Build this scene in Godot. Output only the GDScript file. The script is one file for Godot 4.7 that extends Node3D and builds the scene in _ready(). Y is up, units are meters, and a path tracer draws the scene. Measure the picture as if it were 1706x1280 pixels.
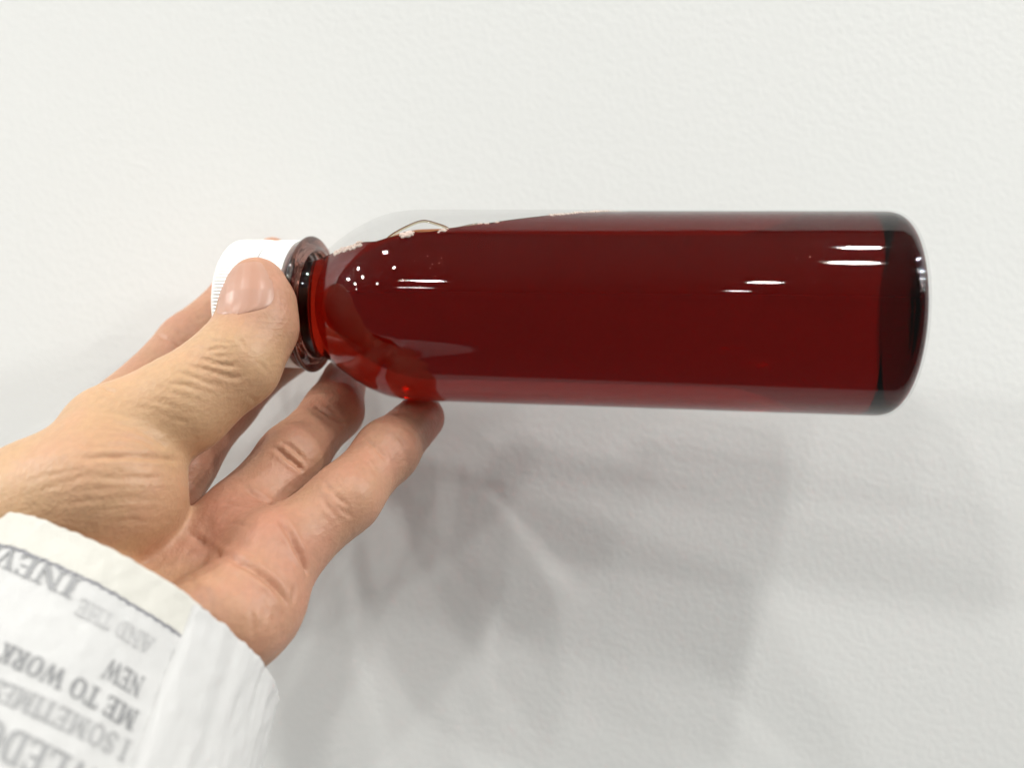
extends Node3D

# The hand and the bottle are modelled in millimetres round this point, 1.5 m above the floor.
const HEART := Vector3(0, 1.5, 0)
const MM := 0.001

var noise := FastNoiseLite.new()
var wall_z := -0.07


func _ready() -> void:
	# ---------- camera, surroundings, exposure
	var cam := Camera3D.new()
	cam.name = "camera"
	cam.position = Vector3(0, 1.5, 0.275)
	var lens := CameraAttributesPhysical.new()
	lens.frustum_focal_length = 25.87
	lens.frustum_focus_distance = 0.258
	lens.frustum_near = 0.02
	lens.frustum_far = 50.0
	lens.exposure_aperture = 5.6
	cam.attributes = lens
	add_child(cam)
	cam.current = true
	var we := WorldEnvironment.new()
	we.name = "surroundings"
	var env := Environment.new()
	env.background_mode = Environment.BG_COLOR
	env.background_color = Color(0.115, 0.115, 0.115).linear_to_srgb()
	env.tonemap_mode = Environment.TONE_MAPPER_LINEAR
	env.tonemap_exposure = 1.25
	env.sdfgi_enabled = true
	env.ssao_enabled = true
	env.ssil_enabled = true
	we.environment = env
	add_child(we)
	noise.seed = 7
	noise.frequency = 0.05

	build_wall_and_ceiling()
	build_lamps()
	build_bottle()
	build_person()


# ---------- helpers

func tag(o: Node, label: String, category := "", group := "", kind := "") -> void:
	o.set_meta("label", label)
	if category:
		o.set_meta("category", category)
	if group:
		o.set_meta("group", group)
	if kind:
		o.set_meta("kind", kind)


func part(called: String, mesh: Mesh, mat: Material, parent: Node) -> MeshInstance3D:
	var o := MeshInstance3D.new()
	o.name = called
	o.mesh = mesh
	o.material_override = mat
	parent.add_child(o, true)
	return o


func surface(color: Color, rough: float, spec := 0.5) -> StandardMaterial3D:
	var m := StandardMaterial3D.new()
	m.albedo_color = color.linear_to_srgb()
	m.roughness = rough
	m.metallic_specular = spec
	return m


func grain(freq: float, seed_: int, octaves := 4, size := 1024) -> NoiseTexture2D:
	var n := FastNoiseLite.new()
	n.noise_type = FastNoiseLite.TYPE_SIMPLEX_SMOOTH
	n.seed = seed_
	n.frequency = freq
	n.fractal_octaves = octaves
	var t := NoiseTexture2D.new()
	t.width = size
	t.height = size
	t.seamless = true
	t.noise = n
	return t


# A grid of points (rows x columns) as a mesh; smooth normals come from the grid itself.
func sheet(pts: Array, close_round := false) -> ArrayMesh:
	var rows := pts.size()
	var cols: int = pts[0].size()
	var v := PackedVector3Array()
	var nn := PackedVector3Array()
	var uv := PackedVector2Array()
	for i in rows:
		for j in cols:
			v.append(pts[i][j])
			uv.append(Vector2(float(j) / (cols - 1), float(i) / (rows - 1)))
			var j0 := j - 1 if j > 0 else (cols - 2 if close_round else 0)
			var j1 := j + 1 if j < cols - 1 else (1 if close_round else cols - 1)
			var a: Vector3 = pts[i][j1] - pts[i][j0]
			var b: Vector3 = pts[mini(i + 1, rows - 1)][j] - pts[maxi(i - 1, 0)][j]
			nn.append(a.cross(b).normalized())
	var idx := PackedInt32Array()
	for i in rows - 1:
		for j in cols - 1:
			var q := i * cols + j
			idx.append_array(PackedInt32Array([q, q + cols, q + 1, q + 1, q + cols, q + cols + 1]))
	return mesh_of(v, nn, idx, uv)


func mesh_of(v: PackedVector3Array, nn: PackedVector3Array, idx: PackedInt32Array, uv = null, col = null) -> ArrayMesh:
	var arr := []
	arr.resize(Mesh.ARRAY_MAX)
	arr[Mesh.ARRAY_VERTEX] = v
	arr[Mesh.ARRAY_NORMAL] = nn
	arr[Mesh.ARRAY_INDEX] = idx
	if uv != null:
		arr[Mesh.ARRAY_TEX_UV] = uv
	if col != null:
		arr[Mesh.ARRAY_COLOR] = col
	var m := ArrayMesh.new()
	m.add_surface_from_arrays(Mesh.PRIMITIVE_TRIANGLES, arr)
	return m


# Points (height t, radius r) smoothed by a Catmull-Rom curve.
func smooth_profile(p: Array, steps: int) -> Array:
	var out := []
	for i in p.size() - 1:
		var a: Vector2 = p[maxi(i - 1, 0)]
		var b: Vector2 = p[i]
		var c: Vector2 = p[i + 1]
		var d: Vector2 = p[mini(i + 2, p.size() - 1)]
		for k in steps:
			out.append(b.cubic_interpolate(c, a, d, float(k) / steps))
	out.append(p[p.size() - 1])
	return out


# A lathe round local y; profile from the bottom to the top on the outside. MM scaled.
func lathe(profile: Array, seg: int, ripple := 0.0, ribs := 0, from_t := -1e9, to_t := 1e9) -> ArrayMesh:
	var pts := []
	for q in profile:
		var row := []
		for j in seg + 1:
			var th := TAU * j / seg
			var r: float = q.y
			if ribs and q.x > from_t and q.x < to_t:
				r += ripple * clampf(1.6 * cos(th * ribs), -1.0, 1.0)
			row.append(Vector3(r * sin(th), q.x, r * cos(th)) * MM)
		pts.append(row)
	return sheet(pts, true)


# ---------- the setting

func build_wall_and_ceiling() -> void:
	var paint := surface(Color(0.80, 0.81, 0.795), 0.62, 0.35)
	paint.uv1_triplanar = true
	paint.uv1_world_triplanar = true
	paint.uv1_scale = Vector3(5, 5, 5)
	paint.heightmap_enabled = true
	paint.heightmap_texture = grain(0.048, 3, 3)
	paint.heightmap_scale = 0.008
	var b := BoxMesh.new()
	b.size = Vector3(11, 2.8, 0.12)
	var wall := part("wall", b, paint, self)
	wall.position = Vector3(0, 1.4, wall_z - 0.06)
	tag(wall, "white painted wall with a fine roller texture behind the bottle", "", "", "structure")
	var c := BoxMesh.new()
	c.size = Vector3(11, 0.12, 5.4)
	var ceiling := part("ceiling", c, surface(Color(0.7, 0.7, 0.69), 0.8), self)
	ceiling.position = Vector3(0, 2.86, wall_z + 2.7)
	tag(ceiling, "pale flat ceiling mirrored dimly in the upper half of the bottle", "", "", "structure")


func build_lamps() -> void:
	var glow := surface(Color(0.9, 0.9, 0.88), 0.5)
	glow.emission_enabled = true
	glow.emission = Color(1.0, 0.98, 0.93)
	glow.emission_energy_multiplier = 6.0
	var rim_mat := surface(Color(0.75, 0.75, 0.74), 0.4)
	var disc := CylinderMesh.new()
	disc.top_radius = 0.05
	disc.bottom_radius = 0.05
	disc.height = 0.006
	disc.radial_segments = 32
	var ring := TorusMesh.new()
	ring.inner_radius = 0.051
	ring.outer_radius = 0.064
	for place in LAMPS:
		var lamp := Node3D.new()
		lamp.name = "ceiling_or_fill_lamp"
		add_child(lamp, true)
		lamp.position = Vector3(place[0], 2.8, place[1])
		tag(lamp, "round ceiling downlight at the far sides, added as unseen fill light", "lamp", "ceiling downlights")
		var d := part("diffuser", disc, glow, lamp)
		d.scale = Vector3(place[3], 1, place[3])
		d.position.y = -0.007
		var r := part("rim", ring, rim_mat, lamp)
		r.position.y = -0.006
		r.scale = Vector3(place[3], 1, place[3])
		var s := SpotLight3D.new()
		s.name = "light"
		s.light_color = Color(1.0, 0.995, 0.98)
		s.light_energy = LAMP_ENERGY * place[2]
		s.light_size = 0.05 * place[3]
		s.spot_range = 12.0
		s.spot_attenuation = 2.0
		s.spot_angle = 78.0
		s.spot_angle_attenuation = 0.3
		s.shadow_enabled = true
		lamp.add_child(s)
		s.position.y = -0.066
		s.rotation_degrees.x = -90


const LAMP_ENERGY := 0.75
# place on the ceiling (x, z), strength, size; strong ones at the far sides are added fill light
const LAMPS := [
	[0.40, 0.50, 0.52, 0.6], [-0.75, 0.50, 0.42, 0.6], [-1.85, 0.50, 1.5, 0.6], [1.55, 0.50, 1.2, 0.6], [2.65, 0.50, 2.0, 0.6], [-2.95, 0.50, 2.2, 0.6],
	[-0.88, 1.30, 0.5, 1.0], [0.38, 1.05, 0.36, 1.0], [-2.20, 1.20, 1.5, 1.0], [1.60, 1.10, 0.35, 1.0], [2.8, 1.1, 2.4, 1.0], [-3.4, 1.25, 3.2, 1.0], [3.9, 1.2, 4.0, 1.0],
	[0.18, 2.40, 0.35, 1.0], [0.05, 3.90, 0.4, 1.0], [-1.05, 2.50, 0.4, 1.0], [-1.6, 3.80, 0.45, 1.0], [-2.25, 2.45, 0.6, 1.0], [-4.5, 1.9, 4.0, 1.0], [4.3, 2.2, 3.5, 1.0],
]


# ---------- the bottle

const AXIS_POINT := Vector3(-22.3, 26.5, -10.3)   # on the bottle's axis, 148 mm from its base
const AXIS := Vector3(0.989, -0.030, 0.140)   # towards the base

# outside of the clear bottle: (height above the base, radius)
func outer_profile() -> Array:
	var a := smooth_profile([Vector2(5.6, 0.2), Vector2(5.35, 8), Vector2(4.45, 15), Vector2(2.35, 21.5), Vector2(0.45, 25.0), Vector2(0.1, 27.4), Vector2(1.4, 30.3), Vector2(3.6, 32.2), Vector2(6.5, 32.9), Vector2(12, 33.0)], 5)
	var b := smooth_profile([Vector2(12, 33.0), Vector2(60, 33.0), Vector2(110, 33.0), Vector2(150, 33.0), Vector2(159.7, 32.9), Vector2(168.3, 31.5), Vector2(175.9, 28.4), Vector2(182.4, 24.6), Vector2(187, 21.2), Vector2(189.6, 19.6), Vector2(191.0, 19.1), Vector2(193.0, 19.0), Vector2(194.4, 19.1)], 6)
	return a + b.slice(1)


func build_bottle() -> void:
	var root := Node3D.new()
	root.name = "bottle"
	var up := -AXIS.normalized()
	var side := up.cross(Vector3.UP).normalized()      # local x
	var b := Basis(side, up, side.cross(up).normalized())   # local z = sideways from the axis
	root.transform = Transform3D(b, HEART + (AXIS_POINT + AXIS.normalized() * 148.0) * MM)
	add_child(root)
	tag(root, "clear plastic bottle of dark red drink with a white cap, held sideways by the hand", "bottle")
	# the world's up in the bottle's own axes, square to its axis
	var lift: Vector3 = b.inverse() * Vector3.UP
	lift.y = 0
	lift = lift.normalized()
	var across := Vector3.UP.cross(lift).normalized()

	var pet := surface(Color(0.012, 0.013, 0.010), 0.03)
	pet.albedo_color.a = 0.07
	pet.transparency = BaseMaterial3D.TRANSPARENCY_ALPHA
	pet.metallic_specular = 0.27
	pet.resource_name = "clear plastic"
	var out := outer_profile()
	part("bottle_body", lathe(out, 128), pet, root)
	# the thick moulded ring below the cap is solid plastic
	var thick := surface(Color(0.30, 0.13, 0.10), 0.02)
	thick.albedo_color.a = 0.0
	thick.refraction_enabled = true
	thick.refraction_scale = 0.05
	thick.resource_name = "thick plastic"
	var fl := smooth_profile([Vector2(197.4, 18.7), Vector2(194.3, 18.75), Vector2(194.2, 19.6), Vector2(194.7, 20.8), Vector2(195.0, 23.0), Vector2(195.7, 23.8), Vector2(196.6, 23.7), Vector2(197.3, 22.8), Vector2(197.8, 20.0), Vector2(197.9, 18.9), Vector2(197.4, 18.7)], 4)
	part("neck_ring", lathe(fl, 128), thick, root)

	# the drink: the inside of the bottle, cut by the level of the drink
	var drink := surface(Color(0.33, 0.012, 0.004), 0.0, 0.0)
	drink.albedo_color.a = 0.0
	drink.refraction_enabled = true
	drink.refraction_scale = 0.034
	drink.resource_name = "red drink"
	var inner := []
	for q in out:
		inner.append(Vector2(maxf(q.x, 0.0) + (0.6 if q.x < 6.0 else 0.0), maxf(q.y - 0.5, 0.0)))
	inner.append(Vector2(199, 18.3))
	inner.append(Vector2(214, 18.2))
	var whole := part("drink", drink_mesh(inner, lift, across), drink, root)
	# deeper layers of the same drink: light that crosses more of it comes out darker
	for k in 2:
		var deep := surface(Color(0.62, 0.25, 0.12), 0.0, 0.0)
		deep.albedo_color.a = 0.0
		deep.refraction_enabled = true
		deep.refraction_scale = 0.0
		deep.resource_name = "deep drink"
		var core := []
		var inset := 6.0 + 8.0 * k
		for q in inner:
			if q.x < 10.0:
				core.append(Vector2(q.x + 1.0 + 0.9 * k, q.y * (0.955 - 0.035 * k)))
			elif q.x > 14.0 and q.x < 187.0 - 5.0 * k:
				var fade := clampf((q.x - 8.0) / 40.0, 0.0, 1.0)
				core.append(Vector2(q.x, maxf(q.y - lerpf(1.5 + 1.2 * k, inset, fade) - 0.005 * pow(maxf(q.x - 150.0, 0.0), 2.0), 0.5)))
		var last: Vector2 = core[core.size() - 1]
		core.append(Vector2(last.x + 2.0, last.y * 0.6))
		core.append(Vector2(last.x + 3.0, 0.01))
		part("drink_depth", lathe(core, 96), deep, whole)
	build_froth(root, lift, across)

	# white cap, its tamper band and the knurled grip
	var white := surface(Color(0.86, 0.865, 0.85), 0.35)
	white.subsurf_scatter_enabled = true
	white.subsurf_scatter_strength = 0.04
	var capp := smooth_profile([Vector2(209.6, 21.0), Vector2(209.7, 21.9), Vector2(210.2, 22.3), Vector2(212, 22.35), Vector2(216, 22.35), Vector2(220.5, 22.3), Vector2(222.3, 21.9), Vector2(223.6, 20.6), Vector2(224.1, 18.5), Vector2(224.2, 10), Vector2(224.2, 0.1)], 4)
	part("cap", lathe(capp, 600, 0.13, 120, 211.0, 222.6), white, root)
	var band := smooth_profile([Vector2(199.4, 20.4), Vector2(199.5, 21.9), Vector2(200.0, 22.4), Vector2(205, 22.4), Vector2(208.2, 22.3), Vector2(208.8, 22.0), Vector2(208.9, 20.6)], 4)
	part("tamper_band", lathe(band, 128), white, root)
	var collar := [Vector2(200, 18.45), Vector2(200.01, 20.3), Vector2(214, 20.3)]
	part("cap_lining", lathe(collar, 64), surface(Color(0.5, 0.5, 0.5), 0.5), root)


func build_froth(root: Node3D, lift: Vector3, across: Vector3) -> void:
	var near := across if across.z * (root.basis * across).z > 0 and (root.basis * across).z > 0 else -across
	if (root.basis * near).z < 0:
		near = -near
	var foam := surface(Color(0.66, 0.5, 0.42), 0.3)
	foam.subsurf_scatter_enabled = true
	foam.subsurf_scatter_strength = 0.1
	var st := SurfaceTool.new()
	st.begin(Mesh.PRIMITIVE_TRIANGLES)
	var rng := RandomNumberGenerator.new()
	rng.seed = 11
	var ball := SphereMesh.new()
	ball.radius = 1.0
	ball.height = 2.0
	ball.radial_segments = 10
	ball.rings = 6
	for run in FROTH:
		for n in int(run[2]):
			var t: float = lerpf(run[0], run[1], rng.randf())
			var r := radius_at(t) - 0.75
			var h := minf(level(t) + rng.randf_range(-run[3], run[3] * 0.3), r - 0.05)
			var p := (lift * h + near * sqrt(maxf(r * r - h * h, 0.0)) + Vector3.UP * t) * MM
			var size: float = run[4] * rng.randf_range(0.4, 1.0) * MM
			st.append_from(ball, 0, Transform3D(Basis.from_scale(Vector3(size, size, size)), p))
	# specks of foam left on the inside of the wall
	for n in 14:
		var t := lerpf(138.0, 156.0, rng.randf()) if n < 11 else lerpf(30.0, 70.0, rng.randf())
		var up_turn := deg_to_rad(rng.randf_range(8.0, 26.0))
		var r := radius_at(t) - 0.3
		var size := rng.randf_range(0.05, 0.14) * MM
		st.append_from(ball, 0, Transform3D(Basis.from_scale(Vector3(size, size, size)), (lift * sin(up_turn) * r + near * cos(up_turn) * r + Vector3.UP * t) * MM))
	var froth := part("froth", st.commit(), foam, root)
	froth.set_meta("kind", "stuff")
	# a large bubble against the wall of the bottle: the ring of drink round its foot
	var clear := surface(Color(0.72, 0.66, 0.5), 0.0)
	clear.albedo_color.a = 0.0
	clear.refraction_enabled = true
	clear.refraction_scale = 0.034
	var path := PackedVector3Array()
	for b in [[162.5, 143.0, 4.6, 0.45, 0.95]]:
		path.clear()
		for k in 41:
			var s := k / 40.0
			var t := lerpf(b[0], b[1], s)
			var h: float = level(t) + b[2] * pow(sin(PI * s), b[4]) * (1.0 + 0.25 * (s - 0.5)) - 0.2
			var r := radius_at(t) - 0.9
			h = minf(h, r - 0.1)
			path.append((lift * h + near * sqrt(maxf(r * r - h * h, 0.0)) + Vector3.UP * t) * MM)
		part("bubble", tube(path, b[3] * MM, 8), clear, root)
	# the rim of drink that creeps up the wall where its surface ends
	path.clear()
	for k in 121:
		var t := lerpf(190.0, 88.0, k / 120.0)
		var r := radius_at(t) - 0.72
		var h := minf(level(t), r - 0.05)
		path.append((lift * h + near * sqrt(maxf(r * r - h * h, 0.0)) + Vector3.UP * t) * MM)
	part("drink_rim", tube(path, 0.22 * MM, 8), clear, root)


const FROTH := [[171.0, 182.0, 90.0, 1.5, 0.75], [154.0, 157.5, 16.0, 1.0, 1.2], [143.5, 146.0, 10.0, 0.8, 0.7], [84.0, 112.0, 140.0, 0.7, 0.6], [112.0, 143.0, 9.0, 0.3, 0.6]]


func radius_at(t: float) -> float:
	var out := outer_profile()
	for k in out.size() - 1:
		if t >= out[k].x and t < out[k + 1].x and out[k].y > 18.0:
			return lerpf(out[k].y, out[k + 1].y, (t - out[k].x) / (out[k + 1].x - out[k].x))
	return 19.0


func tube(path: PackedVector3Array, r: float, seg: int) -> ArrayMesh:
	var pts := []
	var n := path.size()
	var ref := Vector3(0.3, 0.2, 0.93)
	for i in n:
		var d := (path[mini(i + 1, n - 1)] - path[maxi(i - 1, 0)]).normalized()
		var a := d.cross(ref).normalized()
		var b := d.cross(a)
		var rr := r * (0.02 if i == 0 or i == n - 1 else 1.0)
		var row := []
		for j in seg + 1:
			row.append(path[i] + (a * cos(TAU * j / seg) + b * sin(TAU * j / seg)) * rr)
		pts.append(row)
	return sheet(pts, true)


func level(t: float) -> float:
	var swell := clampf((185.0 - t) / 12.0, 0.0, 1.0) * clampf((t - 120.0) / 20.0, 0.0, 1.0)
	return 21.5 + 0.185 * (150.0 - t) + swell * (0.35 * sin(t * 0.33 + 0.6) + 0.2 * sin(t * 0.71))


func drink_mesh(profile: Array, lift: Vector3, across: Vector3) -> ArrayMesh:
	var sides := []
	var tops := []
	var n := 160
	for q in profile:
		var h := level(q.x)
		var r: float = q.y
		var cut := 0.0 if h >= r else acos(clampf(h / maxf(r, 0.001), -1.0, 1.0))
		var row := []
		for j in n + 1:
			var th := lerpf(cut, TAU - cut, float(j) / n)
			row.append((lift * cos(th) * r + across * sin(th) * r + Vector3.UP * q.x) * MM)
		sides.append(row)
		if cut > 0.0:
			var top := []
			var w := r * sin(cut)
			for j in 25:
				top.append((lift * h + across * lerpf(-w, w, j / 24.0) + Vector3.UP * q.x) * MM)
			tops.append(top)
		else:
			tops.clear()
	var st := SurfaceTool.new()
	st.begin(Mesh.PRIMITIVE_TRIANGLES)
	st.append_from(sheet(sides), 0, Transform3D())
	st.append_from(sheet(tops), 0, Transform3D())
	return st.commit()


# ---------- the hand

const K := 2.0        # mm, how softly neighbouring limbs join
const CELL := 0.65    # mm

# every limb: end, radius, end, radius
var limbs := []
var lo := Vector3.ZERO
var dims := Vector3i.ZERO


func chain(points: Array) -> void:
	for i in points.size() - 1:
		limbs.append([points[i][0], points[i][1], points[i + 1][0], points[i + 1][1], points[i][2], points[i + 1][2]])


# Each joint: place, radius, how pink the skin is there.
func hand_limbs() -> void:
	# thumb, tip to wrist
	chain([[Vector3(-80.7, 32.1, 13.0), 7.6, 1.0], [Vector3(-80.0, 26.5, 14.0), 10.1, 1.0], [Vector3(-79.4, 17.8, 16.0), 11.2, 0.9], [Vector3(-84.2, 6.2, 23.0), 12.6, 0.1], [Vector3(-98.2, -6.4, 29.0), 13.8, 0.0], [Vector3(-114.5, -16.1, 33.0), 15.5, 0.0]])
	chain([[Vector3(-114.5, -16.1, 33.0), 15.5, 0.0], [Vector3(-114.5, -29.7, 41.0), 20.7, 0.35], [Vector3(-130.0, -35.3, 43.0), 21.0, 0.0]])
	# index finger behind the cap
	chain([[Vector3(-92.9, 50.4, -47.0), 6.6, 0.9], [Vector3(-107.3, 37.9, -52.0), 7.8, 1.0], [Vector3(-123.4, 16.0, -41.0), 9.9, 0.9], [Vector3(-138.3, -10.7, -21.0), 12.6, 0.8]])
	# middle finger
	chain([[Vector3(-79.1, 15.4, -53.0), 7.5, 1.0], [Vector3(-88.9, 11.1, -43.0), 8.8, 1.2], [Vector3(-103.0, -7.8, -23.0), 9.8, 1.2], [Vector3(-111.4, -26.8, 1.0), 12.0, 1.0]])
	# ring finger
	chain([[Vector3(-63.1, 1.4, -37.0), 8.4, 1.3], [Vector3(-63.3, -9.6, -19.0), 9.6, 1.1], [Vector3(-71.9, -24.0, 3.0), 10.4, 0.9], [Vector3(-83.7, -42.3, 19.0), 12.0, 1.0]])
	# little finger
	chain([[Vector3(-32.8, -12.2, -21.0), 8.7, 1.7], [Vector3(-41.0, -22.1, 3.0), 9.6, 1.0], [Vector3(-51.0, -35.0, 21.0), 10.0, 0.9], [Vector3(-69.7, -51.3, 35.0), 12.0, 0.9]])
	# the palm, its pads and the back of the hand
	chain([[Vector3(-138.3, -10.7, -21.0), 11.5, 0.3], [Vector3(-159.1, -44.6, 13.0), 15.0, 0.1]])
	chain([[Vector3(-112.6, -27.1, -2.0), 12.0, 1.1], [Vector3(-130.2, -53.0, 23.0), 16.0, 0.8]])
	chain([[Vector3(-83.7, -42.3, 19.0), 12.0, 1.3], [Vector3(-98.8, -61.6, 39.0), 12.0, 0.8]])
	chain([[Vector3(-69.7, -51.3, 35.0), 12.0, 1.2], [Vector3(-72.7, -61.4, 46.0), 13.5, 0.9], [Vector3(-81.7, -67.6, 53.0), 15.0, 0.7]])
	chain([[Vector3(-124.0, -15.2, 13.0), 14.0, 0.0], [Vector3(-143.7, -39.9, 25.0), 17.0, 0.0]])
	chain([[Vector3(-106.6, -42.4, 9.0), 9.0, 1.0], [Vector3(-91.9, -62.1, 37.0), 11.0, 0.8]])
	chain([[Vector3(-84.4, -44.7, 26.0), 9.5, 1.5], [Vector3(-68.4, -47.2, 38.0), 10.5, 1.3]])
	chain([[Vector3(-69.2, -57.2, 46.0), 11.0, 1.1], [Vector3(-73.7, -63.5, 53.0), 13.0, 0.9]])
	# wrist and forearm inside the sleeve
	var way := SLEEVE_WAY.normalized()
	var over := RIM_ACROSS.normalized()
	chain([[Vector3(-141.4, -43.7, 29.0), 17.0, 0.0], [RIM - over * 13.0 + way * 12.0, 20.0, 0.0], [RIM - over * 13.0 + way * 75.0, 22.0, 0.0]])
	chain([[Vector3(-83.1, -67.7, 47.0), 14.0, 0.7], [RIM + over * 10.0 + way * 14.0, 18.0, 0.5], [RIM + over * 10.0 + way * 75.0, 22.0, 0.5]])


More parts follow.
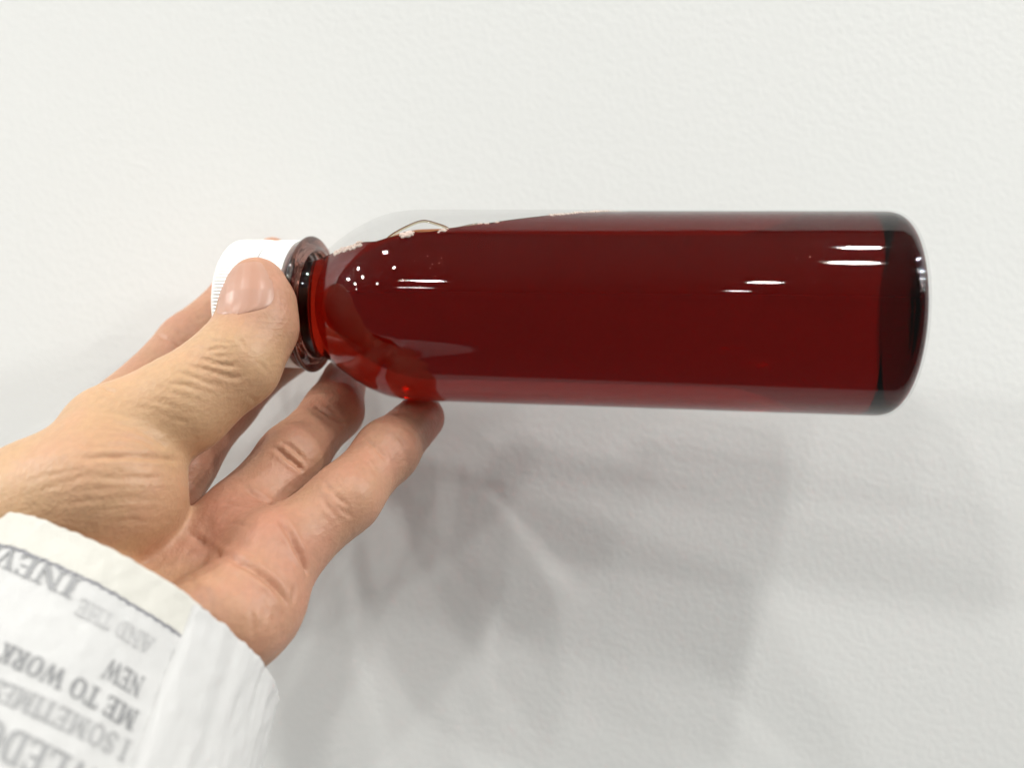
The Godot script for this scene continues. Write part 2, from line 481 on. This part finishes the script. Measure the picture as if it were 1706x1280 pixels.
# Lines and folds of the skin: depth, half width, points along it.
func skin_lines() -> Array:
	return [
		[0.39, 0.65, [Vector3(-91.0, 10.4, 35.8), Vector3(-87.3, 9.5, 36.8), Vector3(-84.2, 10.2, 36.5), Vector3(-80.8, 9.9, 36.1)]],
		[0.53, 0.73, [Vector3(-92.4, 8.6, 36.8), Vector3(-88.7, 7.2, 37.8), Vector3(-84.9, 5.8, 37.8), Vector3(-81.3, 5.2, 36.9), Vector3(-77.9, 5.9, 35.5)]],
		[0.53, 0.73, [Vector3(-94.5, 6.3, 38.4), Vector3(-90.3, 4.8, 39.0), Vector3(-85.7, 3.6, 38.4), Vector3(-80.4, 1.7, 36.3), Vector3(-76.9, 2.1, 34.3)]],
		[0.44, 0.73, [Vector3(-96.8, 3.9, 40.3), Vector3(-91.9, 2.5, 40.5), Vector3(-86.9, 0.5, 39.3), Vector3(-81.8, -1.6, 36.3)]],
		[0.31, 0.73, [Vector3(-97.4, 0.5, 42.5), Vector3(-91.5, -0.7, 41.6), Vector3(-84.7, -3.4, 38.0)]],
		[0.27, 0.65, [Vector3(-80.8, 14.0, 34.2), Vector3(-78.3, 11.9, 34.3), Vector3(-77.1, 9.1, 34.7)]],
		[0.27, 0.65, [Vector3(-88.4, 12.9, 34.8), Vector3(-84.5, 12.1, 35.7), Vector3(-80.1, 11.8, 35.2)]],
		[0.27, 0.73, [Vector3(-78.8, -1.7, 34.0), Vector3(-76.8, -5.0, 28.1), Vector3(-91.2, -8.7, -24.0)]],
		[0.22, 0.81, [Vector3(-103.3, 0.0, 42.4), Vector3(-94.6, -2.5, 43.2), Vector3(-87.4, -5.4, 40.0)]],
		[0.22, 0.81, [Vector3(-105.8, -3.3, 44.3), Vector3(-97.4, -5.3, 44.3), Vector3(-88.8, -8.5, 40.7)]],
		[1.07, 0.96, [Vector3(-114.0, -19.0, 60.3), Vector3(-109.6, -19.3, 59.9), Vector3(-104.0, -19.1, 57.2), Vector3(-97.9, -19.8, 51.0), Vector3(-94.8, -21.0, 44.7), Vector3(-93.8, -22.3, 39.7)]],
		[0.44, 0.81, [Vector3(-109.6, -14.0, 55.2), Vector3(-102.7, -14.4, 51.1), Vector3(-96.9, -17.7, 46.4)]],
		[0.39, 0.81, [Vector3(-103.6, -12.4, 49.5), Vector3(-98.7, -15.1, 46.7), Vector3(-95.8, -17.9, 43.9)]],
		[0.27, 0.81, [Vector3(-113.6, -10.7, 52.0), Vector3(-106.5, -11.1, 50.0), Vector3(-101.1, -12.5, 47.3)]],
		[0.27, 0.81, [Vector3(-117.0, -16.1, 57.7), Vector3(-107.8, -16.7, 57.2), Vector3(-99.5, -17.5, 51.0)]],
		[0.44, 0.89, [Vector3(-114.4, -24.6, 62.5), Vector3(-104.4, -24.3, 59.9), Vector3(-96.8, -25.2, 53.5), Vector3(-92.8, -27.0, 43.4)]],
		[0.31, 0.89, [Vector3(-118.4, -31.3, 63.4), Vector3(-109.5, -29.9, 62.5), Vector3(-99.8, -30.1, 57.5), Vector3(-93.2, -31.9, 46.6)]],
		[0.27, 0.89, [Vector3(-116.4, -27.9, 63.2), Vector3(-105.8, -27.1, 61.2), Vector3(-92.8, -29.3, 45.5)]],
		[0.22, 0.89, [Vector3(-121.9, -26.9, 62.8), Vector3(-112.9, -24.6, 62.5), Vector3(-105.0, -22.8, 59.7)]],
		[1.75, 1.05, [Vector3(-94.0, -38.1, 37.9), Vector3(-91.8, -43.0, 37.9), Vector3(-88.1, -45.2, 39.4), Vector3(-81.6, -47.4, 45.7), Vector3(-72.4, -47.8, 54.5), Vector3(-66.9, -50.1, 56.3), Vector3(-62.9, -53.1, 56.3), Vector3(-60.1, -57.3, 55.5), Vector3(-59.1, -60.5, 54.6)]],
		[1.62, 0.96, [Vector3(-70.4, -35.1, 32.6), Vector3(-63.7, -39.3, 44.4), Vector3(-59.7, -45.2, 45.7), Vector3(-57.2, -51.2, 44.8), Vector3(-56.7, -54.2, 44.8)]],
		[1.07, 0.89, [Vector3(-83.0, -29.4, 24.5), Vector3(-77.9, -32.7, 27.4), Vector3(-72.9, -35.2, 27.2), Vector3(-68.6, -35.3, 36.5)]],
		[0.61, 0.81, [Vector3(-59.0, -52.9, 51.2), Vector3(-58.6, -56.5, 52.4), Vector3(-58.7, -59.3, 53.6)]],
		[0.44, 0.81, [Vector3(-67.0, -56.0, 61.9), Vector3(-65.9, -60.8, 63.6), Vector3(-66.3, -64.2, 64.2)]],
		[0.44, 0.81, [Vector3(-62.2, -59.7, 59.3), Vector3(-62.4, -63.0, 60.4)]],
		[0.35, 0.81, [Vector3(-65.0, -54.7, 59.3), Vector3(-63.7, -59.0, 60.7), Vector3(-63.7, -63.3, 62.1)]],
		[0.61, 0.96, [Vector3(-91.1, -49.7, 43.9), Vector3(-86.7, -51.8, 50.9), Vector3(-81.5, -53.5, 61.0)]],
		[0.35, 1.13, [Vector3(-82.8, -49.7, 50.1), Vector3(-75.8, -52.1, 60.6), Vector3(-73.0, -55.8, 64.2)]],
		[1.40, 0.81, [Vector3(-76.4, -19.5, 14.0), Vector3(-73.4, -20.7, 15.3), Vector3(-70.0, -23.3, 15.9), Vector3(-66.9, -26.0, 14.8), Vector3(-65.4, -27.7, 13.6)]],
		[0.93, 0.73, [Vector3(-73.8, -18.6, 13.7), Vector3(-70.6, -19.1, 13.9), Vector3(-67.2, -22.1, 14.0), Vector3(-64.3, -26.3, 12.4)]],
		[1.07, 0.73, [Vector3(-68.8, -5.5, -7.4), Vector3(-64.9, -8.3, -3.2), Vector3(-61.0, -10.9, -3.0), Vector3(-57.8, -12.8, -6.1), Vector3(-55.9, -13.6, -9.6)]],
		[0.57, 0.73, [Vector3(-48.9, -15.8, 8.5), Vector3(-44.8, -18.4, 15.3), Vector3(-40.9, -21.5, 17.3), Vector3(-38.3, -25.0, 17.4)]],
		[0.61, 0.73, [Vector3(-58.0, -27.4, 26.5), Vector3(-54.3, -30.2, 31.6), Vector3(-50.6, -33.6, 33.1), Vector3(-46.8, -37.2, 32.0)]],
		[0.44, 0.73, [Vector3(-58.7, -30.3, 30.5), Vector3(-53.6, -35.5, 34.8), Vector3(-49.1, -40.7, 33.1)]],
		[0.39, 0.73, [Vector3(-53.0, -33.9, 33.8), Vector3(-49.0, -37.3, 33.3), Vector3(-46.4, -39.4, 31.3)]],
		[0.66, 0.73, [Vector3(-131.4, 18.2, -30.9), Vector3(-128.4, 17.2, -28.5), Vector3(-122.4, 13.6, -27.2), Vector3(-94.6, 9.6, 35.4)]],
		[0.51, 0.73, [Vector3(-127.0, 20.8, -30.9), Vector3(-122.0, 18.5, -29.5), Vector3(-93.0, 12.4, 33.2)]],
		[0.44, 0.73, [Vector3(-123.9, 27.6, -36.9), Vector3(-117.0, 24.4, -34.4), Vector3(-91.0, 17.9, 27.7)]],
		[0.76, 0.81, [Vector3(-117.2, -0.9, 39.8), Vector3(-113.7, -1.7, 42.5), Vector3(-110.5, -2.5, 43.7)]],
		[0.18, 0.62, [Vector3(-118.7, -8.2, 48.4), Vector3(-109.0, -8.2, 48.1), Vector3(-98.8, -11.0, 45.1)]],
		[0.18, 0.62, [Vector3(-119.5, -12.2, 53.0), Vector3(-111.2, -12.2, 53.5), Vector3(-103.7, -13.3, 50.7)]],
		[0.17, 0.62, [Vector3(-106.4, 2.6, 39.2), Vector3(-94.9, 0.0, 42.4), Vector3(-86.0, -1.0, 39.0)]],
		[0.17, 0.62, [Vector3(-108.4, -5.3, 45.8), Vector3(-98.9, -7.3, 44.9), Vector3(-90.3, -11.2, 41.1)]],
		[0.17, 0.62, [Vector3(-100.4, -8.3, 45.3), Vector3(-93.1, -10.4, 42.8), Vector3(-87.2, -11.3, 38.2)]],
		[0.21, 0.62, [Vector3(-116.5, -21.4, 61.4), Vector3(-106.5, -21.2, 59.8), Vector3(-98.2, -22.0, 53.9), Vector3(-93.8, -23.7, 44.3)]],
		[0.21, 0.62, [Vector3(-114.6, -23.1, 62.1), Vector3(-102.5, -22.9, 58.3), Vector3(-93.6, -24.9, 45.6)]],
		[0.21, 0.68, [Vector3(-112.7, -33.2, 62.8), Vector3(-103.3, -32.4, 59.9), Vector3(-94.9, -34.2, 50.3)]],
		[0.21, 0.68, [Vector3(-106.2, -36.1, 60.5), Vector3(-100.1, -35.8, 56.7), Vector3(-94.9, -38.0, 47.2)]],
		[0.17, 0.62, [Vector3(-125.6, -24.7, 61.8), Vector3(-116.2, -23.1, 62.1), Vector3(-109.1, -21.7, 60.9)]],
		[0.17, 0.62, [Vector3(-126.3, -29.2, 63.2), Vector3(-117.3, -26.4, 62.9), Vector3(-109.9, -25.6, 62.2)]],
		[0.26, 0.68, [Vector3(-88.8, 9.0, 37.0), Vector3(-84.6, 7.9, 37.3), Vector3(-81.0, 7.8, 36.6)]],
		[0.26, 0.68, [Vector3(-92.7, 4.8, 39.4), Vector3(-87.7, 2.7, 39.1), Vector3(-82.8, 0.7, 37.4)]],
		[0.21, 0.62, [Vector3(-75.6, 7.0, 34.0), Vector3(-72.9, 4.9, 31.2), Vector3(-71.6, 1.4, 26.8)]],
		[0.31, 0.68, [Vector3(-91.8, -35.8, 30.5), Vector3(-83.3, -34.9, 32.0), Vector3(-72.8, -35.8, 37.4)]],
		[0.31, 0.68, [Vector3(-86.6, -41.3, 37.3), Vector3(-78.6, -39.4, 40.7), Vector3(-71.9, -39.9, 45.8)]],
		[0.26, 0.68, [Vector3(-71.2, -50.3, 58.0), Vector3(-68.5, -53.6, 60.7), Vector3(-68.2, -57.4, 63.7)]],
		[0.26, 0.68, [Vector3(-65.6, -56.6, 61.1), Vector3(-64.3, -60.2, 62.1), Vector3(-64.9, -63.7, 63.2)]],
		[0.26, 0.68, [Vector3(-80.4, -51.7, 58.8), Vector3(-77.2, -54.5, 63.2), Vector3(-76.1, -57.4, 65.4)]],
		[0.26, 0.68, [Vector3(-61.2, -56.9, 56.8), Vector3(-60.5, -60.8, 57.1), Vector3(-61.3, -63.5, 58.6)]],
		[0.21, 0.56, [Vector3(-70.9, -29.6, 19.4), Vector3(-67.9, -32.7, 17.0), Vector3(-61.8, -33.3, 33.4)]],
		[0.21, 0.56, [Vector3(-46.6, -22.1, 20.6), Vector3(-43.3, -24.9, 22.6), Vector3(-41.6, -27.4, 23.3)]],
		[0.21, 0.56, [Vector3(-37.9, -15.3, 11.1), Vector3(-35.3, -17.9, 11.6), Vector3(-33.8, -20.6, 11.4)]],
	]


func hand_mesh() -> ArrayMesh:
	var reach := 4.0 * K
	lo = Vector3(1e9, 1e9, 1e9)
	var hi := -lo
	for b in limbs:
		for e in [0, 2]:
			var grow: Vector3 = Vector3.ONE * (b[e + 1] + reach + 2.0 * CELL)
			lo = lo.min(b[e] - grow)
			hi = hi.max(b[e] + grow)
	dims = Vector3i(((hi - lo) / CELL).ceil()) + Vector3i.ONE
	var nx := dims.x
	var nxy := dims.x * dims.y
	var field := PackedFloat32Array()
	field.resize(nxy * dims.z)
	var pink := PackedFloat32Array()
	pink.resize(nxy * dims.z)
	for b in limbs:
		var a: Vector3 = b[0]
		var c: Vector3 = b[2]
		var ra: float = b[1]
		var rc: float = b[3]
		var ta: float = b[4]
		var tc: float = b[5]
		var ac := c - a
		var inv := 1.0 / maxf(ac.length_squared(), 1e-6)
		var g := maxf(ra, rc) + reach
		var p0 := Vector3i(((a.min(c) - Vector3.ONE * g - lo) / CELL).floor()).maxi(0)
		var p1 := Vector3i(((a.max(c) + Vector3.ONE * g - lo) / CELL).ceil()).min(dims - Vector3i.ONE)
		for z in range(p0.z, p1.z + 1):
			for y in range(p0.y, p1.y + 1):
				var at := z * nxy + y * nx
				var p := lo + Vector3(p0.x, y, z) * CELL - a
				for x in range(p0.x, p1.x + 1):
					var t := clampf(p.dot(ac) * inv, 0.0, 1.0)
					var d := (p - ac * t).length() - lerpf(ra, rc, t)
					if d < reach:
						var e := exp(-d / K)
						field[at + x] += e
						pink[at + x] += e * lerpf(ta, tc, t)
					p.x += CELL
	# surface nets
	var cell := PackedInt32Array()
	cell.resize(field.size())
	cell.fill(-1)
	var v := PackedVector3Array()
	var tone := PackedFloat32Array()
	var offs := PackedInt32Array([0, 1, nx, nx + 1, nxy, nxy + 1, nxy + nx, nxy + nx + 1])
	var edges := [[0, 1], [2, 3], [4, 5], [6, 7], [0, 2], [1, 3], [4, 6], [5, 7], [0, 4], [1, 5], [2, 6], [3, 7]]
	for z in dims.z - 1:
		for y in dims.y - 1:
			var at := z * nxy + y * nx
			for x in nx - 1:
				var i := at + x
				var e0 := field[i]
				if e0 == 0.0:
					continue
				var inside := 0
				for o in offs:
					if field[i + o] > 1.0:
						inside += 1
				if inside == 0 or inside == 8:
					continue
				var sum := Vector3.ZERO
				var n := 0
				for e in edges:
					var fa := field[i + offs[e[0]]]
					var fb := field[i + offs[e[1]]]
					if (fa > 1.0) == (fb > 1.0):
						continue
					var la := log(maxf(fa, 1e-9))
					var lb := log(maxf(fb, 1e-9))
					var t := clampf(la / (la - lb), 0.0, 1.0)
					var pa := Vector3(e[0] & 1, (e[0] >> 1) & 1, e[0] >> 2)
					var pb := Vector3(e[1] & 1, (e[1] >> 1) & 1, e[1] >> 2)
					sum += pa.lerp(pb, t)
					n += 1
				cell[i] = v.size()
				tone.append(pink[i] / e0)
				v.append(lo + (Vector3(x, y, z) + sum / n) * CELL)
	var idx := PackedInt32Array()
	var steps := [1, nx, nxy]
	for z in range(1, dims.z - 1):
		for y in range(1, dims.y - 1):
			var at := z * nxy + y * nx
			for x in range(1, nx - 1):
				var i := at + x
				if cell[i] < 0:
					continue
				var s0 := field[i] > 1.0
				for axis in 3:
					var s1 := field[i + steps[axis]] > 1.0
					if s0 == s1:
						continue
					var u: int = steps[(axis + 1) % 3]
					var w: int = steps[(axis + 2) % 3]
					var q0 := cell[i]
					var q1 := cell[i - u]
					var q2 := cell[i - u - w]
					var q3 := cell[i - w]
					if q0 < 0 or q1 < 0 or q2 < 0 or q3 < 0:
						continue
					if s0:
						idx.append_array(PackedInt32Array([q0, q2, q1, q0, q3, q2]))
					else:
						idx.append_array(PackedInt32Array([q0, q1, q2, q0, q2, q3]))
	return finish_skin(v, idx, tone)


func normals_of(v: PackedVector3Array, idx: PackedInt32Array) -> PackedVector3Array:
	var nn := PackedVector3Array()
	nn.resize(v.size())
	for k in range(0, idx.size(), 3):
		var a := idx[k]
		var b := idx[k + 1]
		var c := idx[k + 2]
		var f := (v[c] - v[a]).cross(v[b] - v[a])
		nn[a] += f
		nn[b] += f
		nn[c] += f
	for k in nn.size():
		nn[k] = nn[k].normalized()
	return nn


func finish_skin(v: PackedVector3Array, idx: PackedInt32Array, tone: PackedFloat32Array) -> ArrayMesh:
	# one light smoothing pass
	var sum := PackedVector3Array()
	sum.resize(v.size())
	var cnt := PackedInt32Array()
	cnt.resize(v.size())
	for k in range(0, idx.size(), 3):
		for e in 3:
			var a := idx[k + e]
			var b := idx[k + (e + 1) % 3]
			sum[a] += v[b]
			cnt[a] += 1
	for k in v.size():
		if cnt[k]:
			v[k] = v[k].lerp(sum[k] / cnt[k], 0.5)
	var nn := normals_of(v, idx)
	# folds: a map from 6 mm boxes to the pieces of line that pass near
	var near := {}
	for line in skin_lines() + nail_fold:
		var pts: Array = line[2]
		for i in pts.size() - 1:
			var seg := [pts[i], pts[i + 1], line[0], line[1], i / float(pts.size() - 1), 1.0 / float(pts.size() - 1)]
			var g: float = 4.0 * line[1]
			var a := Vector3i(((pts[i].min(pts[i + 1]) - Vector3.ONE * g) / 6.0).floor())
			var b := Vector3i(((pts[i].max(pts[i + 1]) + Vector3.ONE * g) / 6.0).floor())
			for z in range(a.z, b.z + 1):
				for y in range(a.y, b.y + 1):
					for x in range(a.x, b.x + 1):
						var key := Vector3i(x, y, z)
						if not near.has(key):
							near[key] = []
						near[key].append([seg, line])
	var col := PackedColorArray()
	col.resize(v.size())
	var out := PackedVector3Array()
	out.resize(v.size())
	var fine := FastNoiseLite.new()
	fine.seed = 21
	fine.frequency = 0.16
	fine.fractal_octaves = 3
	for k in v.size():
		var p := v[k]
		var key := Vector3i((p / 6.0).floor())
		var push := 0.0
		if near.has(key):
			var best := {}
			for pair in near[key]:
				var s: Array = pair[0]
				var a: Vector3 = s[0]
				var ab: Vector3 = s[1] - a
				var t := clampf((p - a).dot(ab) / ab.length_squared(), 0.0, 1.0)
				var d := (p - a - ab * t).length() / float(s[3])
				if d < 4.0:
					var fade := 1.0
					var u: float = s[4] + t * s[5]
					fade = smoothstep(0.0, 0.4, u) * (1.0 - smoothstep(0.75, 1.0, u))
					var amount: float = s[2] * fade * (-exp(-1.5 * d) + 0.22 * exp(-(d - 2.0) * (d - 2.0)))
					var id: int = hash(pair[1])
					if not best.has(id) or d < best[id][0]:
						best[id] = [d, amount]
			for id in best:
				push += best[id][1]
		push += 0.10 * fine.get_noise_3dv(p * 1.3)
		out[k] = (p + nn[k] * push) * MM
		var m := fine.get_noise_3dv(p * 0.45 + Vector3(50, 0, 0))
		var m2 := fine.get_noise_3dv(p * 2.5)
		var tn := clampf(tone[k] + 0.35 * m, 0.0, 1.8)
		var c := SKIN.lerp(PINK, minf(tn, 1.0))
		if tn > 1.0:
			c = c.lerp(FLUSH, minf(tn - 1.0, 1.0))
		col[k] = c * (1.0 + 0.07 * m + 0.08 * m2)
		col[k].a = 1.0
	nn = normals_of(out, idx)
	return mesh_of(out, nn, idx, null, col)


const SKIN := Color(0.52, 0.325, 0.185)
const PINK := Color(0.46, 0.24, 0.155)  # pinker palm pigment, with some of the palm's shade put into the colour
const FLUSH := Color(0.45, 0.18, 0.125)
var nail_fold := []


func skin_distance(p: Vector3) -> float:
	var e := 0.0
	for b in limbs:
		var a: Vector3 = b[0]
		var ac: Vector3 = b[2] - a
		var t := clampf((p - a).dot(ac) / ac.length_squared(), 0.0, 1.0)
		e += exp(-((p - a - ac * t).length() - lerpf(b[1], b[3], t)) / K)
	return -K * log(maxf(e, 1e-12))


# The thumb nail lies on the outside of the last joint, turned to the left of the camera.
func nail_mesh() -> ArrayMesh:
	var foot: Vector3 = Vector3(-79.2, 18.8, 16.0)
	var tip: Vector3 = Vector3(-81.0, 35.8, 12.0)
	var along := (tip - foot).normalized()
	var face := Vector3(-0.2, 0.1, 0.98)
	face = (face - along * face.dot(along)).normalized()
	var across := along.cross(face).normalized()
	var pts := []
	var edge := []
	var rows := 28
	var cols := 29
	for i in rows:
		var s := i / float(rows - 1)
		var half := deg_to_rad(50.0) * pow(clampf(1.0 - pow(1.0 - clampf(s / 0.42, 0.0, 1.0), 2.3), 0.0, 1.0), 0.5) * (1.0 - 0.25 * pow(clampf((s - 0.7) / 0.3, 0.0, 1.0), 2.0))
		half = maxf(half, 0.02)
		var base := foot.lerp(tip, lerpf(-0.06, 1.0, s))
		var row := []
		for j in cols:
			var w := j / float(cols - 1) * 2.0 - 1.0
			var ang := w * half + lerpf(0.04, 0.04, s)
			var dir := (face * cos(ang) + across * sin(ang)).normalized()
			var a := 2.0
			var b := 18.0
			for n in 14:
				var mid := (a + b) * 0.5
				if skin_distance(base + dir * mid) < 0.0:
					a = mid
				else:
					b = mid
			var edge_drop := pow(absf(w), 6.0)
			var lift := 0.26 - 0.45 * edge_drop - 0.4 * pow(1.0 - clampf(s / 0.12, 0.0, 1.0), 2.0)
			lift += 0.03 * sin(w * 23.0) * (1.0 - edge_drop)
			row.append(base + dir * (a + lift))
			if j == 0 or j == cols - 1:
				edge.append(base + dir * a)
		pts.append(row)
	var left := []
	var right := []
	for i in rows:
		if i % 3 == 0 and i < rows - 4:
			left.append(edge[i * 2])
			right.append(edge[i * 2 + 1])
	left.reverse()
	nail_fold.append([0.4, 0.7, left.slice(-2) + right])
	for row in pts:
		for j in cols:
			row[j] *= MM
	return sheet(pts)


func build_person() -> void:
	var root := Node3D.new()
	root.name = "person"
	root.position = HEART
	add_child(root)
	tag(root, "bare left hand in a white printed shirt sleeve, gripping the bottle by its cap", "person")
	var skin := surface(Color(1, 1, 1), 0.46, 0.42)
	skin.vertex_color_use_as_albedo = true
	skin.subsurf_scatter_enabled = true
	skin.subsurf_scatter_strength = 0.08
	skin.uv1_triplanar = true
	skin.uv1_scale = Vector3(45, 45, 45)
	skin.heightmap_enabled = true
	var pores := FastNoiseLite.new()
	pores.noise_type = FastNoiseLite.TYPE_CELLULAR
	pores.cellular_return_type = FastNoiseLite.RETURN_DISTANCE
	pores.frequency = 0.03
	pores.seed = 5
	var pt := NoiseTexture2D.new()
	pt.width = 512
	pt.height = 512
	pt.seamless = true
	pt.noise = pores
	skin.heightmap_texture = pt
	skin.heightmap_scale = 0.02
	hand_limbs()
	var nail := nail_mesh()
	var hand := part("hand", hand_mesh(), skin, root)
	var horn := surface(Color(0.48, 0.265, 0.19), 0.36, 0.5)
	horn.subsurf_scatter_enabled = true
	horn.subsurf_scatter_strength = 0.1
	part("thumb_nail", nail, horn, hand)
	build_sleeve(root)


# ---------- the sleeve: a cloth tube round the wrist, open at the rim

const RIM := Vector3(-104.5, -61.3, 50.0)
const RIM_ACROSS := Vector3(0.889, -0.455, 0.05)
const SLEEVE_WAY := Vector3(-0.10, -0.72, 0.69)
const SLEEVE_HALF := Vector2(45.0, 30.0)   # mm, half its width and half its depth
const SPLIT := 0.50                          # the angle at which the printed cloth goes under the plain band


func sleeve_point(phi: float, down: float, out := 0.0, pleats := 0.0) -> Vector3:
	var e1 := RIM_ACROSS.normalized()
	var d := SLEEVE_WAY.normalized()
	var e2 := d.cross(e1).normalized()
	if e2.z < 0:
		e2 = -e2
	var grow := 1.0 + 0.0012 * down
	var fold := 1.1 * noise.get_noise_3d(sin(phi) * 45.0, cos(phi) * 45.0, down * 0.6) + 0.35 * noise.get_noise_2d(phi * 160.0, down * 3.0)
	fold += pleats * (0.35 * sin(phi * 21.0 + 0.02 * down) + 0.3 * sin(phi * 37.0 + 1.0 - 0.03 * down) + 0.8 * noise.get_noise_2d(phi * 240.0, down * 0.8))
	var a := SLEEVE_HALF.x * grow + fold + out
	var b := SLEEVE_HALF.y * grow + fold + out
	return RIM + d * down + e1 * sin(phi) * a + e2 * cos(phi) * b


# A strip of cloth with a rolled edge at the rim: outside, edge, inside.
func cloth_strip(from: float, to: float, top: float, bottom: float, out: float, pleats: float, ragged := 0.0) -> ArrayMesh:
	var cols := int(absf(to - from) * 48.0) + 8
	var pts := []
	var rows := [[top + 14.0, -1.4], [top + 2.0, -1.3], [top + 0.3, -0.9], [top, -0.4], [top + 0.25, 0.0], [top + 0.9, 0.15]]
	var y := top + 2.2
	while y < bottom:
		rows.append([y, 0.0])
		y += 1.3
	rows.append([bottom, 0.0])
	for r in rows:
		var row := []
		for j in cols + 1:
			var phi := lerpf(from, to, j / float(cols))
			var wave := ragged * noise.get_noise_2d(phi * 260.0, 77.0)
			# the free edges of the strip are turned in
			var turn := 0.0
			var side := minf(absf(phi - from), absf(phi - to))
			if side < 0.035:
				turn = -1.6 * pow(1.0 - side / 0.035, 2.0)
			row.append(sleeve_point(phi, r[0] + wave, out + r[1] + turn, pleats) * MM)
		pts.append(row)
	return sheet(pts)


func build_sleeve(root: Node3D) -> void:
	var cloth := surface(Color(0.55, 0.55, 0.545), 0.85, 0.2)
	cloth.rim_enabled = true
	cloth.rim = 0.3
	cloth.uv1_triplanar = true
	cloth.uv1_scale = Vector3(60, 60, 60)
	cloth.heightmap_enabled = true
	cloth.heightmap_texture = grain(0.05, 9, 3, 512)
	cloth.heightmap_scale = 0.012
	var cream := cloth.duplicate()
	cream.albedo_color = Color(0.575, 0.565, 0.52).linear_to_srgb()
	var sleeve := part("sleeve", cloth_strip(-PI - 0.6, SPLIT + 0.06, 8.0, 92.0, 0.0, 0.0), cloth, root)
	part("cuff_hem", cloth_strip(-PI - 0.6, SPLIT + 0.05, 0.0, 9.3, 0.5, 0.0, 0.35), cream, sleeve)
	part("plain_band", cloth_strip(SPLIT - 0.03, PI - 0.5, 1.0, 92.0, 2.0, 0.6, 0.7), cloth, root)
	var thread := surface(Color(0.30, 0.30, 0.34), 0.8)
	var line := PackedVector3Array()
	for k in 121:
		line.append(sleeve_point(lerpf(-1.5, SPLIT - 0.02, k / 120.0), 9.6 + 0.25 * sin(k * 1.9), 0.25) * MM)
	part("stitching", tube(line, 0.22 * MM, 6), thread, sleeve)
	for w in WORDS:
		var ink := surface(Color(1, 1, 1).lerp(Color(0.12, 0.13, 0.15), w[4]) * 0.55, 0.9, 0.2)
		ink.albedo_color.a = 1.0
		part("printed_word", word_mesh(w[0], w[1], w[2], w[3], w[5]), ink, sleeve)


# text, where it starts and ends (angle, mm below the rim), height of its capitals in mm, strength of the ink
const WORDS := [
	["INEVIT", Vector2(-0.130, 8.7), Vector2(-0.907, 7.7), 5.4, 0.5, 1.6],
	["AND THE", Vector2(0.355, 13.1), Vector2(-0.081, 13.5), 4.2, 0.16, 0.4],
	["NEW", Vector2(0.380, 22.0), Vector2(0.173, 22.4), 4.6, 0.55, 0.4],
	["ME TO WORK", Vector2(0.415, 28.9), Vector2(-0.325, 29.9), 4.4, 0.6, 0.4],
	["I SOMETIMES", Vector2(0.435, 34.9), Vector2(-0.268, 37.2), 4.4, 0.36, 0.4],
	["WLEDGE", Vector2(0.372, 43.3), Vector2(-0.304, 44.7), 6.4, 0.45, 0.4],
]


func word_mesh(text: String, start: Vector2, end: Vector2, cap: float, drop: float) -> ArrayMesh:
	var tm := TextMesh.new()
	var font := SystemFont.new()
	font.font_names = PackedStringArray(["Droid Serif"])
	font.font_weight = 700
	tm.font = font
	tm.font_size = 64
	tm.pixel_size = 0.01
	tm.depth = 0.0
	tm.curve_step = 2.0
	tm.text = text
	var arr := tm.surface_get_arrays(0)
	var v: PackedVector3Array = arr[Mesh.ARRAY_VERTEX]
	var idx: PackedInt32Array = arr[Mesh.ARRAY_INDEX]
	var x0 := 1e9
	var x1 := -1e9
	var y0 := 1e9
	var y1 := -1e9
	for p in v:
		x0 = minf(x0, p.x)
		x1 = maxf(x1, p.x)
		y0 = minf(y0, p.y)
		y1 = maxf(y1, p.y)
	var st := SurfaceTool.new()
	st.begin(Mesh.PRIMITIVE_TRIANGLES)
	for k in v.size():
		var s := (v[k].x - x0) / (x1 - x0)
		var h := (v[k].y - y0) / (y1 - y0) * cap
		var q := start.lerp(end, s) + Vector2(0, drop)
		v[k] = sleeve_point(q.x, q.y + h, 0.28) * MM
	var out := ArrayMesh.new()
	var o := []
	o.resize(Mesh.ARRAY_MAX)
	o[Mesh.ARRAY_VERTEX] = v
	o[Mesh.ARRAY_INDEX] = idx
	o[Mesh.ARRAY_NORMAL] = normals_of(v, idx)
	out.add_surface_from_arrays(Mesh.PRIMITIVE_TRIANGLES, o)
	return out
